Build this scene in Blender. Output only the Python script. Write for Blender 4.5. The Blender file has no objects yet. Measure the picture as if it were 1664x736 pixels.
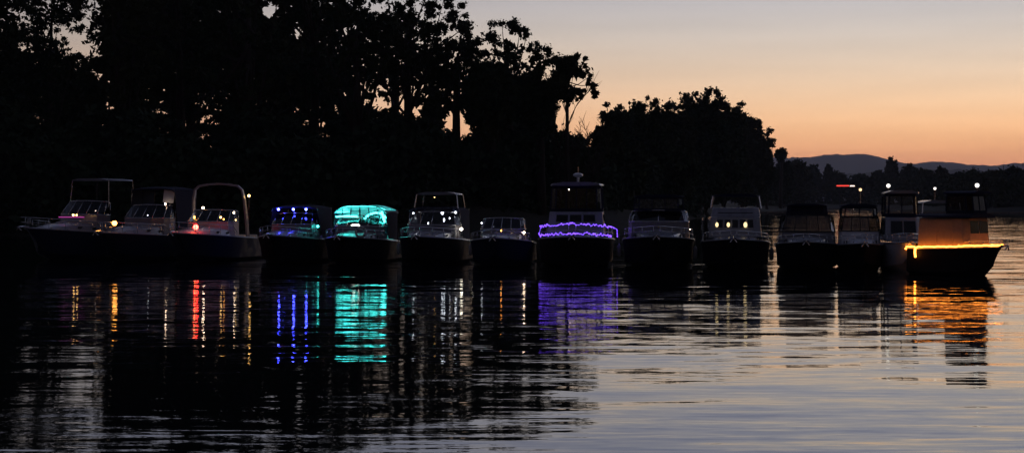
import bpy, math, random
import numpy as np
from mathutils import Vector, Matrix
random.seed(7)
R = math.radians
sc = bpy.context.scene
col = sc.collection
EXP = 4.88                       # view exposure in stops (a dusk picture is exposed long)
K = 2.0 ** EXP
F, HX, HY, H = 2311.0, 832.0, 330.0, 3.5   # focal length and horizon in photo pixels, eye height

def at(px, py, d):
    """photo pixel at distance d -> world point"""
    return Vector(((px - HX) / F * d, d, H + (HY - py) / F * d))
def zof(py, d): return H + (HY - py) / F * d

# ------------------------------------------------------------------ materials
def new_mat(name):
    m = bpy.data.materials.new(name); m.use_nodes = True
    nt = m.node_tree; b = nt.nodes['Principled BSDF']
    return m, nt, b
def mat(name, c, rough=0.5, metal=0.0, var=0.15, scale=3.0, bump=0.0, coat=0.0, spec=0.5):
    m, nt, b = new_mat(name)
    tc = nt.nodes.new('ShaderNodeTexCoord')
    n = nt.nodes.new('ShaderNodeTexNoise'); n.inputs['Scale'].default_value = scale; n.inputs['Detail'].default_value = 6
    nt.links.new(tc.outputs['Object'], n.inputs['Vector'])
    mx = nt.nodes.new('ShaderNodeMix'); mx.data_type = 'RGBA'
    mx.inputs[6].default_value = (*[v * (1 - var) for v in c], 1); mx.inputs[7].default_value = (*[min(1, v * (1 + var)) for v in c], 1)
    nt.links.new(n.outputs[0], mx.inputs[0]); nt.links.new(mx.outputs[2], b.inputs['Base Color'])
    mr = nt.nodes.new('ShaderNodeMapRange'); mr.inputs[1].default_value = .3; mr.inputs[2].default_value = .7
    mr.inputs[3].default_value = rough * .8; mr.inputs[4].default_value = min(1, rough * 1.25)
    nt.links.new(n.outputs[0], mr.inputs[0]); nt.links.new(mr.outputs[0], b.inputs['Roughness'])
    b.inputs['Metallic'].default_value = metal
    b.inputs['Coat Weight'].default_value = coat
    b.inputs['Specular IOR Level'].default_value = spec
    if bump:
        bp = nt.nodes.new('ShaderNodeBump'); bp.inputs['Strength'].default_value = bump; bp.inputs['Distance'].default_value = .05
        nt.links.new(n.outputs[0], bp.inputs['Height']); nt.links.new(bp.outputs[0], b.inputs['Normal'])
    return m
def lamp_mat(name, c, v):
    m, nt, b = new_mat(name)
    b.inputs['Base Color'].default_value = (.6, .6, .6, 1)
    b.inputs['Emission Color'].default_value = (*c, 1)
    b.inputs['Emission Strength'].default_value = v / K
    return m
def glass_mat(name, tint, ref=.9):
    m = bpy.data.materials.new(name); m.use_nodes = True; nt = m.node_tree; nt.nodes.clear()
    o = nt.nodes.new('ShaderNodeOutputMaterial'); t = nt.nodes.new('ShaderNodeBsdfTransparent'); g = nt.nodes.new('ShaderNodeBsdfGlossy')
    t.inputs[0].default_value = (*tint, 1); g.inputs['Roughness'].default_value = .04
    fr = nt.nodes.new('ShaderNodeFresnel'); fr.inputs[0].default_value = 1.5
    n = nt.nodes.new('ShaderNodeTexNoise'); n.inputs['Scale'].default_value = 1.3
    bp = nt.nodes.new('ShaderNodeBump'); bp.inputs['Strength'].default_value = .12; bp.inputs['Distance'].default_value = .1
    nt.links.new(n.outputs[0], bp.inputs['Height']); nt.links.new(bp.outputs[0], g.inputs['Normal'])
    mx = nt.nodes.new('ShaderNodeMixShader')
    nt.links.new(fr.outputs[0], mx.inputs[0]); nt.links.new(t.outputs[0], mx.inputs[1]); nt.links.new(g.outputs[0], mx.inputs[2])
    nt.links.new(mx.outputs[0], o.inputs[0])
    return m

M = dict(
    white=mat('gelcoat_white', (.62, .64, .68), .25, coat=.4, var=.08, scale=1.2),
    cream=mat('gelcoat_cream', (.5, .46, .4), .3, coat=.3, var=.1, scale=1.2),
    grey=mat('gelcoat_grey', (.2, .21, .24), .3, coat=.3, var=.12, scale=1.5),
    navy=mat('hull_navy', (.012, .018, .045), .55, var=.2, scale=1.1, spec=.12),
    black=mat('hull_black', (.008, .008, .012), .6, var=.3, scale=1.1, spec=.08),
    canvas=mat('canvas_dark', (.018, .022, .045), .9, var=.25, scale=9, bump=.3, spec=.1),
    canvas_tan=mat('canvas_tan', (.42, .3, .2), .85, var=.2, scale=6, bump=.3, spec=.1),
    canvas_pale=mat('canvas_pale', (.45, .47, .5), .8, var=.12, scale=6, bump=.3, spec=.2),
    steel=mat('stainless_steel', (.6, .6, .6), .2, metal=1, var=.05),
    rubber=mat('rubber', (.02, .02, .02), .8, var=.2),
    vinyl=mat('seat_vinyl', (.55, .52, .47), .5, var=.1),
    fender=mat('fender_vinyl', (.5, .5, .5), .45, var=.15, scale=4),
    rope=mat('rope', (.35, .32, .26), .9, var=.3, scale=30),
    wood=mat('weathered_wood', (.12, .09, .07), .9, var=.4, scale=5, bump=.5),
    bark=mat('bark', (.045, .036, .028), .95, var=.4, scale=4, bump=.8, spec=.1),
    glass=glass_mat('tinted_glass', (.06, .065, .08)),
    clear=glass_mat('clear_vinyl', (.75, .77, .78)),
)
def thin_mat(name, c):
    m = bpy.data.materials.new(name); m.use_nodes = True; nt = m.node_tree; nt.nodes.clear()
    o = nt.nodes.new('ShaderNodeOutputMaterial'); a = nt.nodes.new('ShaderNodeBsdfTranslucent'); d = nt.nodes.new('ShaderNodeBsdfDiffuse'); a.inputs[0].default_value = d.inputs[0].default_value = (*c, 1)
    mx = nt.nodes.new('ShaderNodeMixShader'); mx.inputs[0].default_value = .5; nt.links.new(a.outputs[0], mx.inputs[1]); nt.links.new(d.outputs[0], mx.inputs[2]); nt.links.new(mx.outputs[0], o.inputs[0]); return m
M['canvas_thin'] = thin_mat('canvas_thin', (.6, .65, .68))
fm = thin_mat('frosted_vinyl', (.8, .85, .88)); M['frost'] = fm; fn = fm.node_tree; ft = fn.nodes.new('ShaderNodeBsdfTransparent'); fx = fn.nodes.new('ShaderNodeMixShader'); fo = [n for n in fn.nodes if n.type == 'OUTPUT_MATERIAL'][0]
fw = fn.nodes.new('ShaderNodeTexNoise'); fw.inputs['Scale'].default_value = 2.2; fr_ = fn.nodes.new('ShaderNodeMapRange'); fr_.inputs[1].default_value = .35; fr_.inputs[2].default_value = .65; fr_.inputs[3].default_value = .25; fr_.inputs[4].default_value = .85
fn.links.new(fw.outputs[0], fr_.inputs[0]); fn.links.new(fr_.outputs[0], fx.inputs[0]); fn.links.new(fo.inputs[0].links[0].from_socket, fx.inputs[1]); fn.links.new(ft.outputs[0], fx.inputs[2]); fn.links.new(fx.outputs[0], fo.inputs[0])
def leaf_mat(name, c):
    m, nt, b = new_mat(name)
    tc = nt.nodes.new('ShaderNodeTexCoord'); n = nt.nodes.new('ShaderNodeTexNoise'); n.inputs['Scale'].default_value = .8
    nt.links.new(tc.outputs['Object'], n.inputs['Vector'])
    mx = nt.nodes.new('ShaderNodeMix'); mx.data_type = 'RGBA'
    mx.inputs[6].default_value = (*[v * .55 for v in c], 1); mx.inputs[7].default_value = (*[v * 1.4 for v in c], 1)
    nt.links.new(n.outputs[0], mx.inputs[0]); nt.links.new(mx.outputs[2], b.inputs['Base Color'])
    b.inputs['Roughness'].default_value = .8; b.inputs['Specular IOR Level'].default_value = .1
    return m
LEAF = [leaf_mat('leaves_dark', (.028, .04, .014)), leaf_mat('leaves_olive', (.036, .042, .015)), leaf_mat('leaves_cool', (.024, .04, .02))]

# ------------------------------------------------------------------ mesh builder
class MB:
    def __init__(s): s.v = []; s.f = []
    def add(s, vs, fs):
        o = len(s.v); s.v += [tuple(v) for v in vs]; s.f += [tuple(o + i for i in f) for f in fs]; return s
    def box(s, c, d, rx=0, rz=0):
        m = Matrix.Rotation(rz, 3, 'Z') @ Matrix.Rotation(rx, 3, 'X')
        vs = [Vector(c) + m @ Vector((x * d[0] / 2, y * d[1] / 2, z * d[2] / 2)) for x in (-1, 1) for y in (-1, 1) for z in (-1, 1)]
        return s.add(vs, [(0, 1, 3, 2), (4, 6, 7, 5), (0, 4, 5, 1), (2, 3, 7, 6), (0, 2, 6, 4), (1, 5, 7, 3)])
    def tube(s, pts, r, n=8, closed=False, flat=1.0):
        pts = [Vector(p) for p in pts]; rs = r if isinstance(r, (list, tuple)) else [r] * len(pts)
        N = len(pts); vs = []; prev = None
        for i, p in enumerate(pts):
            a = pts[(i - 1) % N] if (closed or i > 0) else p; b = pts[(i + 1) % N] if (closed or i < N - 1) else p
            t = (b - a)
            t = t.normalized() if t.length > 1e-9 else Vector((0, 0, 1))
            up = Vector((0, 0, 1)) if abs(t.z) < .9 else Vector((0, 1, 0))
            if prev is not None and abs(prev.dot(t)) < .95: up = prev
            u = t.cross(up).normalized(); w = u.cross(t).normalized(); prev = w
            for k in range(n):
                an = 2 * math.pi * k / n
                vs.append(p + u * math.cos(an) * rs[i] + w * math.sin(an) * rs[i] * flat)
        fs = []
        for i in range(N if closed else N - 1):
            j = (i + 1) % N
            for k in range(n): fs.append((i * n + k, i * n + (k + 1) % n, j * n + (k + 1) % n, j * n + k))
        if not closed: fs += [tuple(range(n))[::-1], tuple((N - 1) * n + k for k in range(n))]
        return s.add(vs, fs)
    def loft(s, rows, closed=False, caps=False):
        n = len(rows[0]); vs = [p for r in rows for p in r]; fs = []
        for i in range(len(rows) - 1):
            for k in range(n if closed else n - 1):
                fs.append((i * n + k, i * n + (k + 1) % n, (i + 1) * n + (k + 1) % n, (i + 1) * n + k))
        if caps: fs += [tuple(range(n))[::-1], tuple((len(rows) - 1) * n + k for k in range(n))]
        return s.add(vs, fs)
    def ball(s, c, r, n=10, m=6, sq=(1, 1, 1)):
        rows = []
        for j in range(m + 1):
            a = math.pi * j / m
            rows.append([Vector(c) + Vector((math.sin(a) * math.cos(2 * math.pi * k / n) * r * sq[0], math.sin(a) * math.sin(2 * math.pi * k / n) * r * sq[1], math.cos(a) * r * sq[2])) for k in range(n)])
        return s.loft(rows, closed=True)
    def panel(s, q, t=.012):
        """four corners with a small thickness"""
        q = [Vector(p) for p in q]; nn = (q[1] - q[0]).cross(q[3] - q[0]).normalized() * t
        return s.add([p - nn / 2 for p in q] + [p + nn / 2 for p in q], [(3, 2, 1, 0), (4, 5, 6, 7), (0, 1, 5, 4), (1, 2, 6, 5), (2, 3, 7, 6), (3, 0, 4, 7)])
    def build(s, name, m, parent=None, smooth=False, bevel=0):
        me = bpy.data.meshes.new(name); me.from_pydata(s.v, [], s.f); me.validate()
        me.materials.append(m)
        o = bpy.data.objects.new(name, me); col.objects.link(o); o.parent = parent
        if smooth: me.polygons.foreach_set('use_smooth', [True] * len(me.polygons))
        if bevel:
            b = o.modifiers.new('b', 'BEVEL'); b.width = bevel; b.segments = 2; b.limit_method = 'ANGLE'
        return o
def tag(o, label=None, cat=None, group=None, kind=None):
    for k, v in (('label', label), ('category', cat), ('group', group), ('kind', kind)):
        if v: o[k] = v
    return o
def empty(name, loc, rz=0):
    o = bpy.data.objects.new(name, None); col.objects.link(o); o.location = loc; o.rotation_euler.z = rz; o.empty_display_size = .3; return o

# ------------------------------------------------------------------ boats
def lerp(a, b, t): return a + (b - a) * t
def sm(t): t = max(0, min(1, t)); return t * t * (3 - 2 * t)

class Boat:
    def __init__(s, px, d, yaw, label, L=9, B=3.4, fb=1.6, fs=1.15, hull='black', top='white', group='boats moored in the row', name='cabin_cruiser', cat='boat', rake=1.0):
        s.rake = rake
        s.L, s.B, s.fb, s.fs = L, B, fb, fs
        p = at(px, HY, d)
        s.root = empty(name, (p.x, p.y, 0), R(yaw)); tag(s.root, label, cat, group)
        s.hullm, s.topm = M[hull], M[top]
        s.hull()
    def P(s, x, sd, z): return Vector((x, s.L / 2 - sd, z))
    def half(s, t):                                   # half beam at deck
        return s.B / 2 * (.9 + .1 * sm(t / .3)) * max(0.0, 1 - max(0, (t - .42) / .58) ** 2.3) + .015
    def sheer(s, t): return s.fs + (s.fb - s.fs) * t ** 1.4
    def hull(s):
        L = s.L; rows = []; deck = []; N = 26
        for i in range(N + 1):
            t = i / N; b = s.half(t); sh = s.sheer(t)
            tc = min(1, t / .93); c = s.B / 2 * .93 * (1 - max(0, (t - .42) / .51) ** 2.2) if t < .93 else 0.01
            c = max(.01, c)
            cz = .12 + .55 * t ** 4; kz = -.45 + max(0, (t - .6) / .4) ** 2.2 * (sh - .05 + .45) * .92
            cz = max(cz, kz + .04)
            rk = max(0, (t - .62) / .38)
            yk = L * t - rk ** 1.5 * .11 * L * s.rake; yc = L * t - rk ** 1.5 * .07 * L * s.rake
            m1 = (lerp(c, b, .35), lerp(yc, L * t, .5), lerp(cz, sh, .45))
            m2 = (lerp(c, b, .75), lerp(yc, L * t, .8), lerp(cz, sh, .8))
            half = [(0, yk, kz), (c, yc, cz), (c + .03, yc, cz + .03), m1, m2, (b, L * t, sh)]
            rows.append([s.P(-x, y, z) for x, y, z in half[::-1]] + [s.P(x, y, z) for x, y, z in half[1:]])
            deck.append((t, b, sh))
        h = MB().loft(rows); n = len(rows[0]); h.add(rows[0], [tuple(range(n))])
        s.h = h.build('hull', s.hullm, s.root, smooth=False)
        try: s.h.data.set_sharp_from_angle(angle=R(28)); s.h.data.polygons.foreach_set('use_smooth', [True] * len(s.h.data.polygons))
        except Exception: pass
        # deck: closed forward, side decks + well aft
        dk = MB(); fr = []; sl = []; sr = []
        for t, b, sh in deck:
            e = max(0.004, b - .03)
            if t >= .44: fr.append([s.P(x * e, L * t, sh + .03 + .10 * (1 - x * x) * min(1, e)) for x in (-1, -.6, -.25, 0, .25, .6, 1)])
            if t <= .48:
                sl.append([s.P(-e, L * t, sh + .03), s.P(-e + .32, L * t, sh + .07), s.P(-e + .32, L * t, .55)])
                sr.append([s.P(e, L * t, sh + .03), s.P(e - .32, L * t, sh + .07), s.P(e - .32, L * t, .55)])
        dk.loft(fr); dk.loft(sl); dk.loft(sr)
        dk.box(s.P(0, L * .24, .55), (s.B * .8, L * .46, .04)); dk.box(s.P(0, .12, s.fs * .75), (s.B * .8, .2, s.fs * .65))
        t = .44; e = s.half(t)
        dk.panel([s.P(-e + .2, L * t, .55), s.P(e - .2, L * t, .55), s.P(e - .2, L * t, s.sheer(t) + .1), s.P(-e + .2, L * t, s.sheer(t) + .1)], .03)
        s.deck = dk.build('deck', s.topm, s.root)
        rr = MB(); edge = [s.P(-b - .01, L * t, sh) for t, b, sh in deck] + [s.P(b + .01, L * t, sh) for t, b, sh in deck[::-1]]
        rr.tube(edge, .045, 6); rr.build('rub_rail', M['grey'], s.root)
        # pulpit, anchor
        pu = MB().box(s.P(0, L + .12 * s.rake, s.fb + .06), (.34, .75 * s.rake, .07)); pu.build('bow_pulpit', s.topm, s.root, bevel=.02)
        ar = .5 * s.rake; an = MB().tube([s.P(0, L + .0, s.fb + .12), s.P(0, L + ar, s.fb + .08)], .03).tube([s.P(-.16, L + ar - .04, s.fb - .16), s.P(0, L + ar + .04, s.fb + .05), s.P(.16, L + ar - .04, s.fb - .16)], .035)
        an.build('anchor', M['steel'], s.root)
        for x in (-1, 1):
            e = s.half(.86) - .09
            MB().box(s.P(x * e, L * .86, s.sheer(.86) + .09), (.05, .24, .04)).box(s.P(x * e, L * .86, s.sheer(.86) + .05), (.04, .08, .08)).build('cleat', M['steel'], s.root)
    def rail(s, h=.62, t0=.5, stanch=5):
        m = MB(); ts = [t0 + (1.0 - t0) * i / 9 for i in range(10)]
        def q(x, t, f): return s.P(x * max(.1, s.half(t) - .07), s.L * t + (.22 if t > .99 else 0), s.sheer(t) + .05 + h * f * (1 if t > t0 + .02 else .3))
        for f in (1, .5):
            pts = [q(-1, t, f) for t in ts] + [q(1, t, f) for t in ts[::-1]]
            m.tube(pts, .018 if f == 1 else .011, 6)
        for x in (-1, 1):
            for i in range(1, stanch + 1):
                t = t0 + (.97 - t0) * i / stanch; a = q(x, t, 1); b = Vector((a.x, a.y, s.sheer(t) + .03)); m.tube([b, a], .014, 6)
        s.railf = q; s.rail_t0 = t0
        return m.build('bow_rail', M['steel'], s.root, smooth=True)
    def trunk(s, h=.42, t0=.44, t1=.84, w=.72):
        m = MB(); rows = []
        for i in range(11):
            u = i / 10; t = lerp(t0, t1, u); b = s.half(t) * w; z0 = s.sheer(t) + .05; hh = h * (1 - u ** 2.6) + .02
            rows.append([s.P(-b, s.L * t, z0), s.P(-b * .9, s.L * t, z0 + hh * .8), s.P(-b * .55, s.L * t, z0 + hh + .04), s.P(0, s.L * t, z0 + hh + .08), s.P(b * .55, s.L * t, z0 + hh + .04), s.P(b * .9, s.L * t, z0 + hh * .8), s.P(b, s.L * t, z0)])
        m.loft(rows, caps=True); o = m.build('cabin_trunk', s.topm, s.root, smooth=True)
        try: o.data.set_sharp_from_angle(angle=R(30))
        except Exception: pass
        t = lerp(t0, t1, .55); z = s.sheer(t) + h * .8 + .2
        hm = MB().box(s.P(0, s.L * t, z - .03), (.55, .55, .07), rx=R(4)).build('deck_hatch', M['glass'] if False else M['grey'], s.root, bevel=.02)
        for x in (-1, 1):
            for u in (.2, .5):
                pm = MB()
                tt = lerp(t0, t1, u); b = s.half(tt) * w; zz = s.sheer(tt) + .05 + h * .38
                pm.box(s.P(x * (b * .955 + .012), s.L * tt, zz), (.03, .5, .14), rz=x * R(4))
                pm.build('side_window', M['rubber'], s.root, bevel=.03)
        return o
    def windshield(s, z0, z1, hw=None, t=.5, rake=.75, back=1.1, frame='steel', glass='glass', n=4, inset=.86):
        hw = hw or s.B * .42; sd = s.L * t
        base = [s.P(-hw, sd - back, z0), s.P(-hw * .98, sd - back * .45, z0)]; top = [s.P(-hw * .93, sd - back - .15, lerp(z0, z1, .85)), s.P(-hw * inset, sd - back * .45 - rake * .75, z1)]
        for i in range(n + 1):
            u = -1 + 2 * i / n; base.append(s.P(u * hw * .86, sd + .25 * (1 - u * u), z0 + .02)); top.append(s.P(u * hw * inset * .88, sd - rake + .2 * (1 - u * u), z1 + .05 * (1 - u * u)))
        base += [Vector((-v.x, v.y, v.z)) for v in (base[1], base[0])]; top += [Vector((-v.x, v.y, v.z)) for v in (top[1], top[0])]
        g = MB().loft([base, top]).build('windshield', M[glass], s.root)
        f = MB().tube(top, .032, 6).tube(base, .03, 6)
        for i in range(0, len(base)): f.tube([base[i], top[i]], .022, 6)
        f.build('windshield_frame', M[frame], g, smooth=True)
        # dash cowl under the glass
        zb = s.sheer(t) + .05
        c = MB().loft([[Vector((v.x * 1.02, v.y - .02, zb)) for v in base], [Vector((v.x, v.y, v.z - .02)) for v in base]])
        c.add([Vector((v.x, v.y, v.z - .03)) for v in base], [tuple(range(len(base)))])
        c.build('windshield_cowl', s.topm, s.root)
        s.wtop = top; s.wz = z1; return g
    def seats(s, t=.33):
        for x in (-1, 1):
            MB().box(s.P(x * s.B * .2, s.L * t, 1.25), (.55, .5, .14)).box(s.P(x * s.B * .2, s.L * t - .27, 1.62), (.55, .12, .62), rx=R(6)).box(s.P(x * s.B * .2, s.L * t, .88), (.2, .2, .62)).build('helm_seat', M['vinyl'], s.root, bevel=.04)
        MB().box(s.P(0, .5, .85), (s.B * .68, .6, .5)).box(s.P(0, .22, 1.2), (s.B * .68, .16, .55)).build('stern_bench', M['vinyl'], s.root, bevel=.05)
        MB().tube([s.P(s.B * .2 + .2 * math.cos(a), s.L * (t + .07), 1.75 + .2 * math.sin(a)) for a in [k * math.pi / 6 for k in range(12)]], .018, 5, closed=True).build('steering_wheel', M['rubber'], s.root)
    def arch(s, z, t=.3, rake=.7, hw=None, m='white', r=.11, foot=None, radar=False):
        hw = hw or s.B * .45; z0 = s.sheer(t); pts = []
        sd = s.L * t
        prof = [(-1, 0), (-.98, .35), (-.93, .75), (-.86, .93), (-.72, 1.0), (-.35, 1.035), (0, 1.045), (.35, 1.035), (.72, 1.0), (.86, .93), (.93, .75), (.98, .35), (1, 0)]
        for x, u in prof: pts.append(s.P(x * hw, sd + rake * u * (1 if foot is None else 1), lerp(z0, z, min(u, 1.05))))
        a = MB()
        a.loft([[p + Vector((0, dy, dz)) for dy, dz in ((-.2, .05), (.2, .05), (.22, -.05), (-.18, -.05))] for p in pts], closed=True, caps=True) if False else None
        rows = []
        for i, p in enumerate(pts):
            q0 = pts[max(0, i - 1)]; q1 = pts[min(len(pts) - 1, i + 1)]; t_ = (q1 - q0); nrm = Vector((-t_.z, 0, t_.x)); nrm = nrm.normalized() * r * .5
            w = lerp(.42, .2, min(1, prof[i][1]))
            rows.append([p + nrm + Vector((0, -w / 2, 0)), p + nrm + Vector((0, w / 2, 0)), p - nrm + Vector((0, w / 2, 0)), p - nrm + Vector((0, -w / 2, 0))])
        a.loft(rows, closed=True, caps=True)
        o = a.build('radar_arch', M[m], s.root, bevel=.015)
        if radar:
            MB().ball(s.P(0, sd + rake, z + .3), .3, 14, 6, (1, 1, .45)).tube([s.P(0, sd + rake, z), s.P(0, sd + rake, z + .2)], .08).build('radar_dome', M['white'], o, smooth=True)
        return o
    def canopy(s, z, t0=.08, t1=.42, hw=None, m='canvas', crown=.14, posts=True, front_window=False, side=None, th=.03):
        hw = hw or s.B * .43; rows = []; rows2 = []
        for i in range(7):
            u = i / 6; sd = s.L * lerp(t0, t1, u); dip = -.1 * (abs(u - .5) * 2) ** 3
            rows.append([s.P(x * hw, sd, z + dip + crown * (1 - x ** 4) - (.06 if abs(x) == 1 else 0)) for x in (-1, -.9, -.6, -.2, .2, .6, .9, 1)])
        mb = MB().loft(rows).loft([[p - Vector((0, 0, th)) for p in r][::-1] for r in rows])
        for a in (0, -1): mb.loft([rows[a], [p - Vector((0, 0, th + .05)) for p in rows[a]]])
        for k in (0, -1): mb.loft([[r[k] for r in rows], [r[k] - Vector((0, 0, th + .05)) for r in rows]])
        o = mb.build('canopy', M[m], s.root, smooth=False)
        if posts:
            for x in (-1, 1):
                for u, lean in ((.02, .25), (.5, 0), (.98, -.35)):
                    f = MB()
                    sd = s.L * lerp(t0, t1, u); tt = max(0, (sd + lean) / s.L)
                    f.tube([s.P(x * (s.half(tt) - .16), sd + lean, s.sheer(tt) + .05), s.P(x * hw * .97, sd, z - .02)], .016, 6)
                    f.build('canopy_pole', M['steel'], o)
        if side:
            for x in (-1, 1):
                for a, b in ((.04, .5), (.5, .96)):
                    sa, sb = s.L * lerp(t0, t1, a), s.L * lerp(t0, t1, b); ta, tb = sa / s.L, sb / s.L
                    q = [s.P(x * (s.half(ta) - .14), sa, s.sheer(ta) + .1), s.P(x * (s.half(tb) - .14), sb, s.sheer(tb) + .1), s.P(x * hw * .98, sb, z - .04), s.P(x * hw * .98, sa, z - .04)]
                    MB().panel(q, .01).build('side_curtain', M[side], o)
        if front_window and hasattr(s, 'wtop'):
            tp = [p for p in s.wtop[1:-1]]; n = len(tp)
            up = [s.P(lerp(-hw, hw, i / (n - 1)) * .96, s.L * t1 - .03, z - .02 + crown * (1 - (2 * i / (n - 1) - 1) ** 4)) for i in range(n)]
            g = MB().loft([tp, up]).build('front_curtain', M[front_window], o)
            f = MB().tube(up, .03, 6)
            for i in range(n): f.tube([tp[i], up[i]], .03, 6)
            f.build('curtain_binding', M['canvas'], g)
        return o
    def hardtop(s, z, t0, t1, hw, th=.12, m='white', posts=True, zp=None, zs=2.4):
        rows = []
        for i in range(9):
            u = i / 8; e = 1 - .12 * (abs(2 * u - 1)) ** 3; sd = s.L * lerp(t0, t1, u)
            rows.append([s.P(-hw * e, sd, z), s.P(-hw * e * .97, sd, z + th * .6), s.P(-hw * .5, sd, z + th + .04), s.P(hw * .5, sd, z + th + .04), s.P(hw * e * .97, sd, z + th * .6), s.P(hw * e, sd, z), s.P(0, sd, z - .01)])
        o = MB().loft(rows, closed=True, caps=True).build('hardtop', M[m], s.root, smooth=False)
        if posts:
            for x in (-1, 1):
                for u in (.06, .94):
                    sd = s.L * lerp(t0, t1, u); MB().tube([s.P(x * hw * 1.02, sd + (.2 if u > .5 else -.1), zs), s.P(x * hw * .93, sd, z + .02)], .03, 6).build('hardtop_post', M['steel'], o)
        return o
    def house(s, z0, z1, t0, t1, hw, rake=.5, m=None, win='glass', nfront=3, fz=(.3, .85), side=True, name='deckhouse', lit=()):
        """box house with raked front and recessed-looking window panes"""
        m = m or s.topm; s0, s1 = s.L * t0, s.L * t1; k = .93
        rows = [[s.P(-hw, s0, z0), s.P(hw, s0, z0), s.P(hw, s1 - .25, z0), s.P(hw * .75, s1, z0), s.P(-hw * .75, s1, z0), s.P(-hw, s1 - .25, z0)],
                [s.P(-hw * k, s0 + .05, z1), s.P(hw * k, s0 + .05, z1), s.P(hw * k, s1 - .25 - rake, z1), s.P(hw * k * .75, s1 - rake, z1), s.P(-hw * k * .75, s1 - rake, z1), s.P(-hw * k, s1 - .25 - rake, z1)]]
        o = MB().loft(rows, closed=True, caps=True).build(name, m, s.root, bevel=.04)
        def fp(x, v, off=.012):                        # a point on the raked front
            w = hw * lerp(1, k, v) * .75
            return s.P(x * w, s1 - rake * v + off, lerp(z0, z1, v))
        g = .05
        for i in range(nfront):
            a, b = -1 + 2 * i / nfront + g, -1 + 2 * (i + 1) / nfront - g
            mm = M[win] if i not in lit else M['lit']
            MB().panel([fp(a, fz[0]), fp(b, fz[0]), fp(b, fz[1]), fp(a, fz[1])], .016).build('front_window', mm, o)
        if side:
            for x in (-1, 1):
                for i in range(2):
                    a = lerp(s0 + .2, s1 - rake - .4, i / 2 + .03); b = lerp(s0 + .2, s1 - rake - .4, (i + 1) / 2 - .03)
                    def sp(sd, v): return s.P(x * (hw * lerp(1, k, v) + .012), sd, lerp(z0, z1, v))
                    MB().panel([sp(a, fz[0]), sp(b, fz[0]), sp(b, fz[1]), sp(a, fz[1])], .016).build('side_window', M[win], o)
        return o
    def enclosure(s, z0, z1, t0, t1, hw, m='canvas', win='clear', n=3, rake=.15, wz=(.14, .9)):
        """soft enclosure: fabric bindings with clear panels"""
        s0, s1 = s.L * t0, s.L * t1; fr = MB(); gl = MB()
        def ring(v): w = hw * lerp(1, .94, v); return [s.P(-w, s0, lerp(z0, z1, v)), s.P(-w, s1 - rake * v - .3, lerp(z0, z1, v)), s.P(-w * .8, s1 - rake * v, lerp(z0, z1, v)), s.P(w * .8, s1 - rake * v, lerp(z0, z1, v)), s.P(w, s1 - rake * v - .3, lerp(z0, z1, v)), s.P(w, s0, lerp(z0, z1, v))]
        a, b, c, d = ring(0), ring(wz[0]), ring(wz[1]), ring(1)
        fr.loft([a, b]); fr.loft([c, d]); gl.loft([b, c])
        o = fr.build('enclosure', M[m], s.root); gl.build('clear_panel', M[win], o)
        st = MB()
        for k_ in range(6): st.tube([b[k_], c[k_]], .04, 6)
        st.tube([b[2], b[3]], .035, 6)
        for i in range(1, n): st.tube([b[2].lerp(b[3], i / n), c[2].lerp(c[3], i / n)], .03, 6)
        for r_ in (b, c): st.tube(r_, .03, 6)
        st.build('binding', M[m], o)
        return o
    def lampon(s, x, sd, z, m, r=.09, name='cabin_light', sq=(1, 1, 1), parent=None, post=None):
        r *= .8; p = s.P(x, sd, z)
        o = MB().ball(p, r, 12, 8, sq).build(name, M[m], parent or s.root, smooth=True)
        if post is not None:
            MB().tube([s.P(x, sd, post), s.P(x, sd, z - r * .8)], .02, 6).build('lamp_post', M['steel'], o)
        else:
            MB().box(p + Vector((0, 0, r * sq[2] + .01)), (r * 1.2, r * 1.2, .03)).build('lamp_base', M['rubber'], o)
        return o

def L_(name, c, v): M[name] = lamp_mat('glow_' + name, c, v)
L_('lit', (1, .74, .36), 1.6); L_('warm', (1, .55, .16), 14); L_('amber', (1, .36, .06), 12); L_('red', (1, .03, .02), 32)
L_('cool', (.85, .92, 1), 9); L_('whitelamp', (1, .93, .75), 14); L_('mast', (1, .96, .85), 2.0); L_('mastwarm', (1, .6, .3), 2.0); L_('blue', (.05, .06, 1), 75); L_('teal', (.05, .85, .76), 12)
L_('purple', (.17, .06, 1), 3.3); L_('orange', (1, .27, .03), 10.5); L_('magenta', (.6, .05, .4), .8); L_('blush', (1, .72, .5), 26)

def drow(px): return 86 - (px - 100) * .01172
# A
b = Boat(128, drow(150) + 5.5, -20, 'leftmost large cruiser with raked arch and small yellow cabin light', L=10.5, B=3.9, fb=2.0, fs=1.4, hull='navy', top='grey')
b.rail(.6); b.trunk(.5); b.windshield(2.75, 3.6, t=.5, hw=1.6); b.seats(); b.hardtop(4.95, .12, .40, 1.5, m='grey', zs=2.6, th=.1)
MB().box(b.P(.75, b.L * .665, 2.62), (1.9, .04, .05), rz=R(0)).build('magenta_glow_bar', M['magenta'], b.root)  # emissive bar standing in for the faint magenta glow round the yellow light
b.lampon(.85, b.L * .66, 2.75, 'warm', .08, 'cabin_light'); b.lampon(1.1, b.L * .66, 2.75, 'warm', .06, 'cabin_light'); b.lampon(.2, b.L * .36, 3.0, 'blush', .05)
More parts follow.
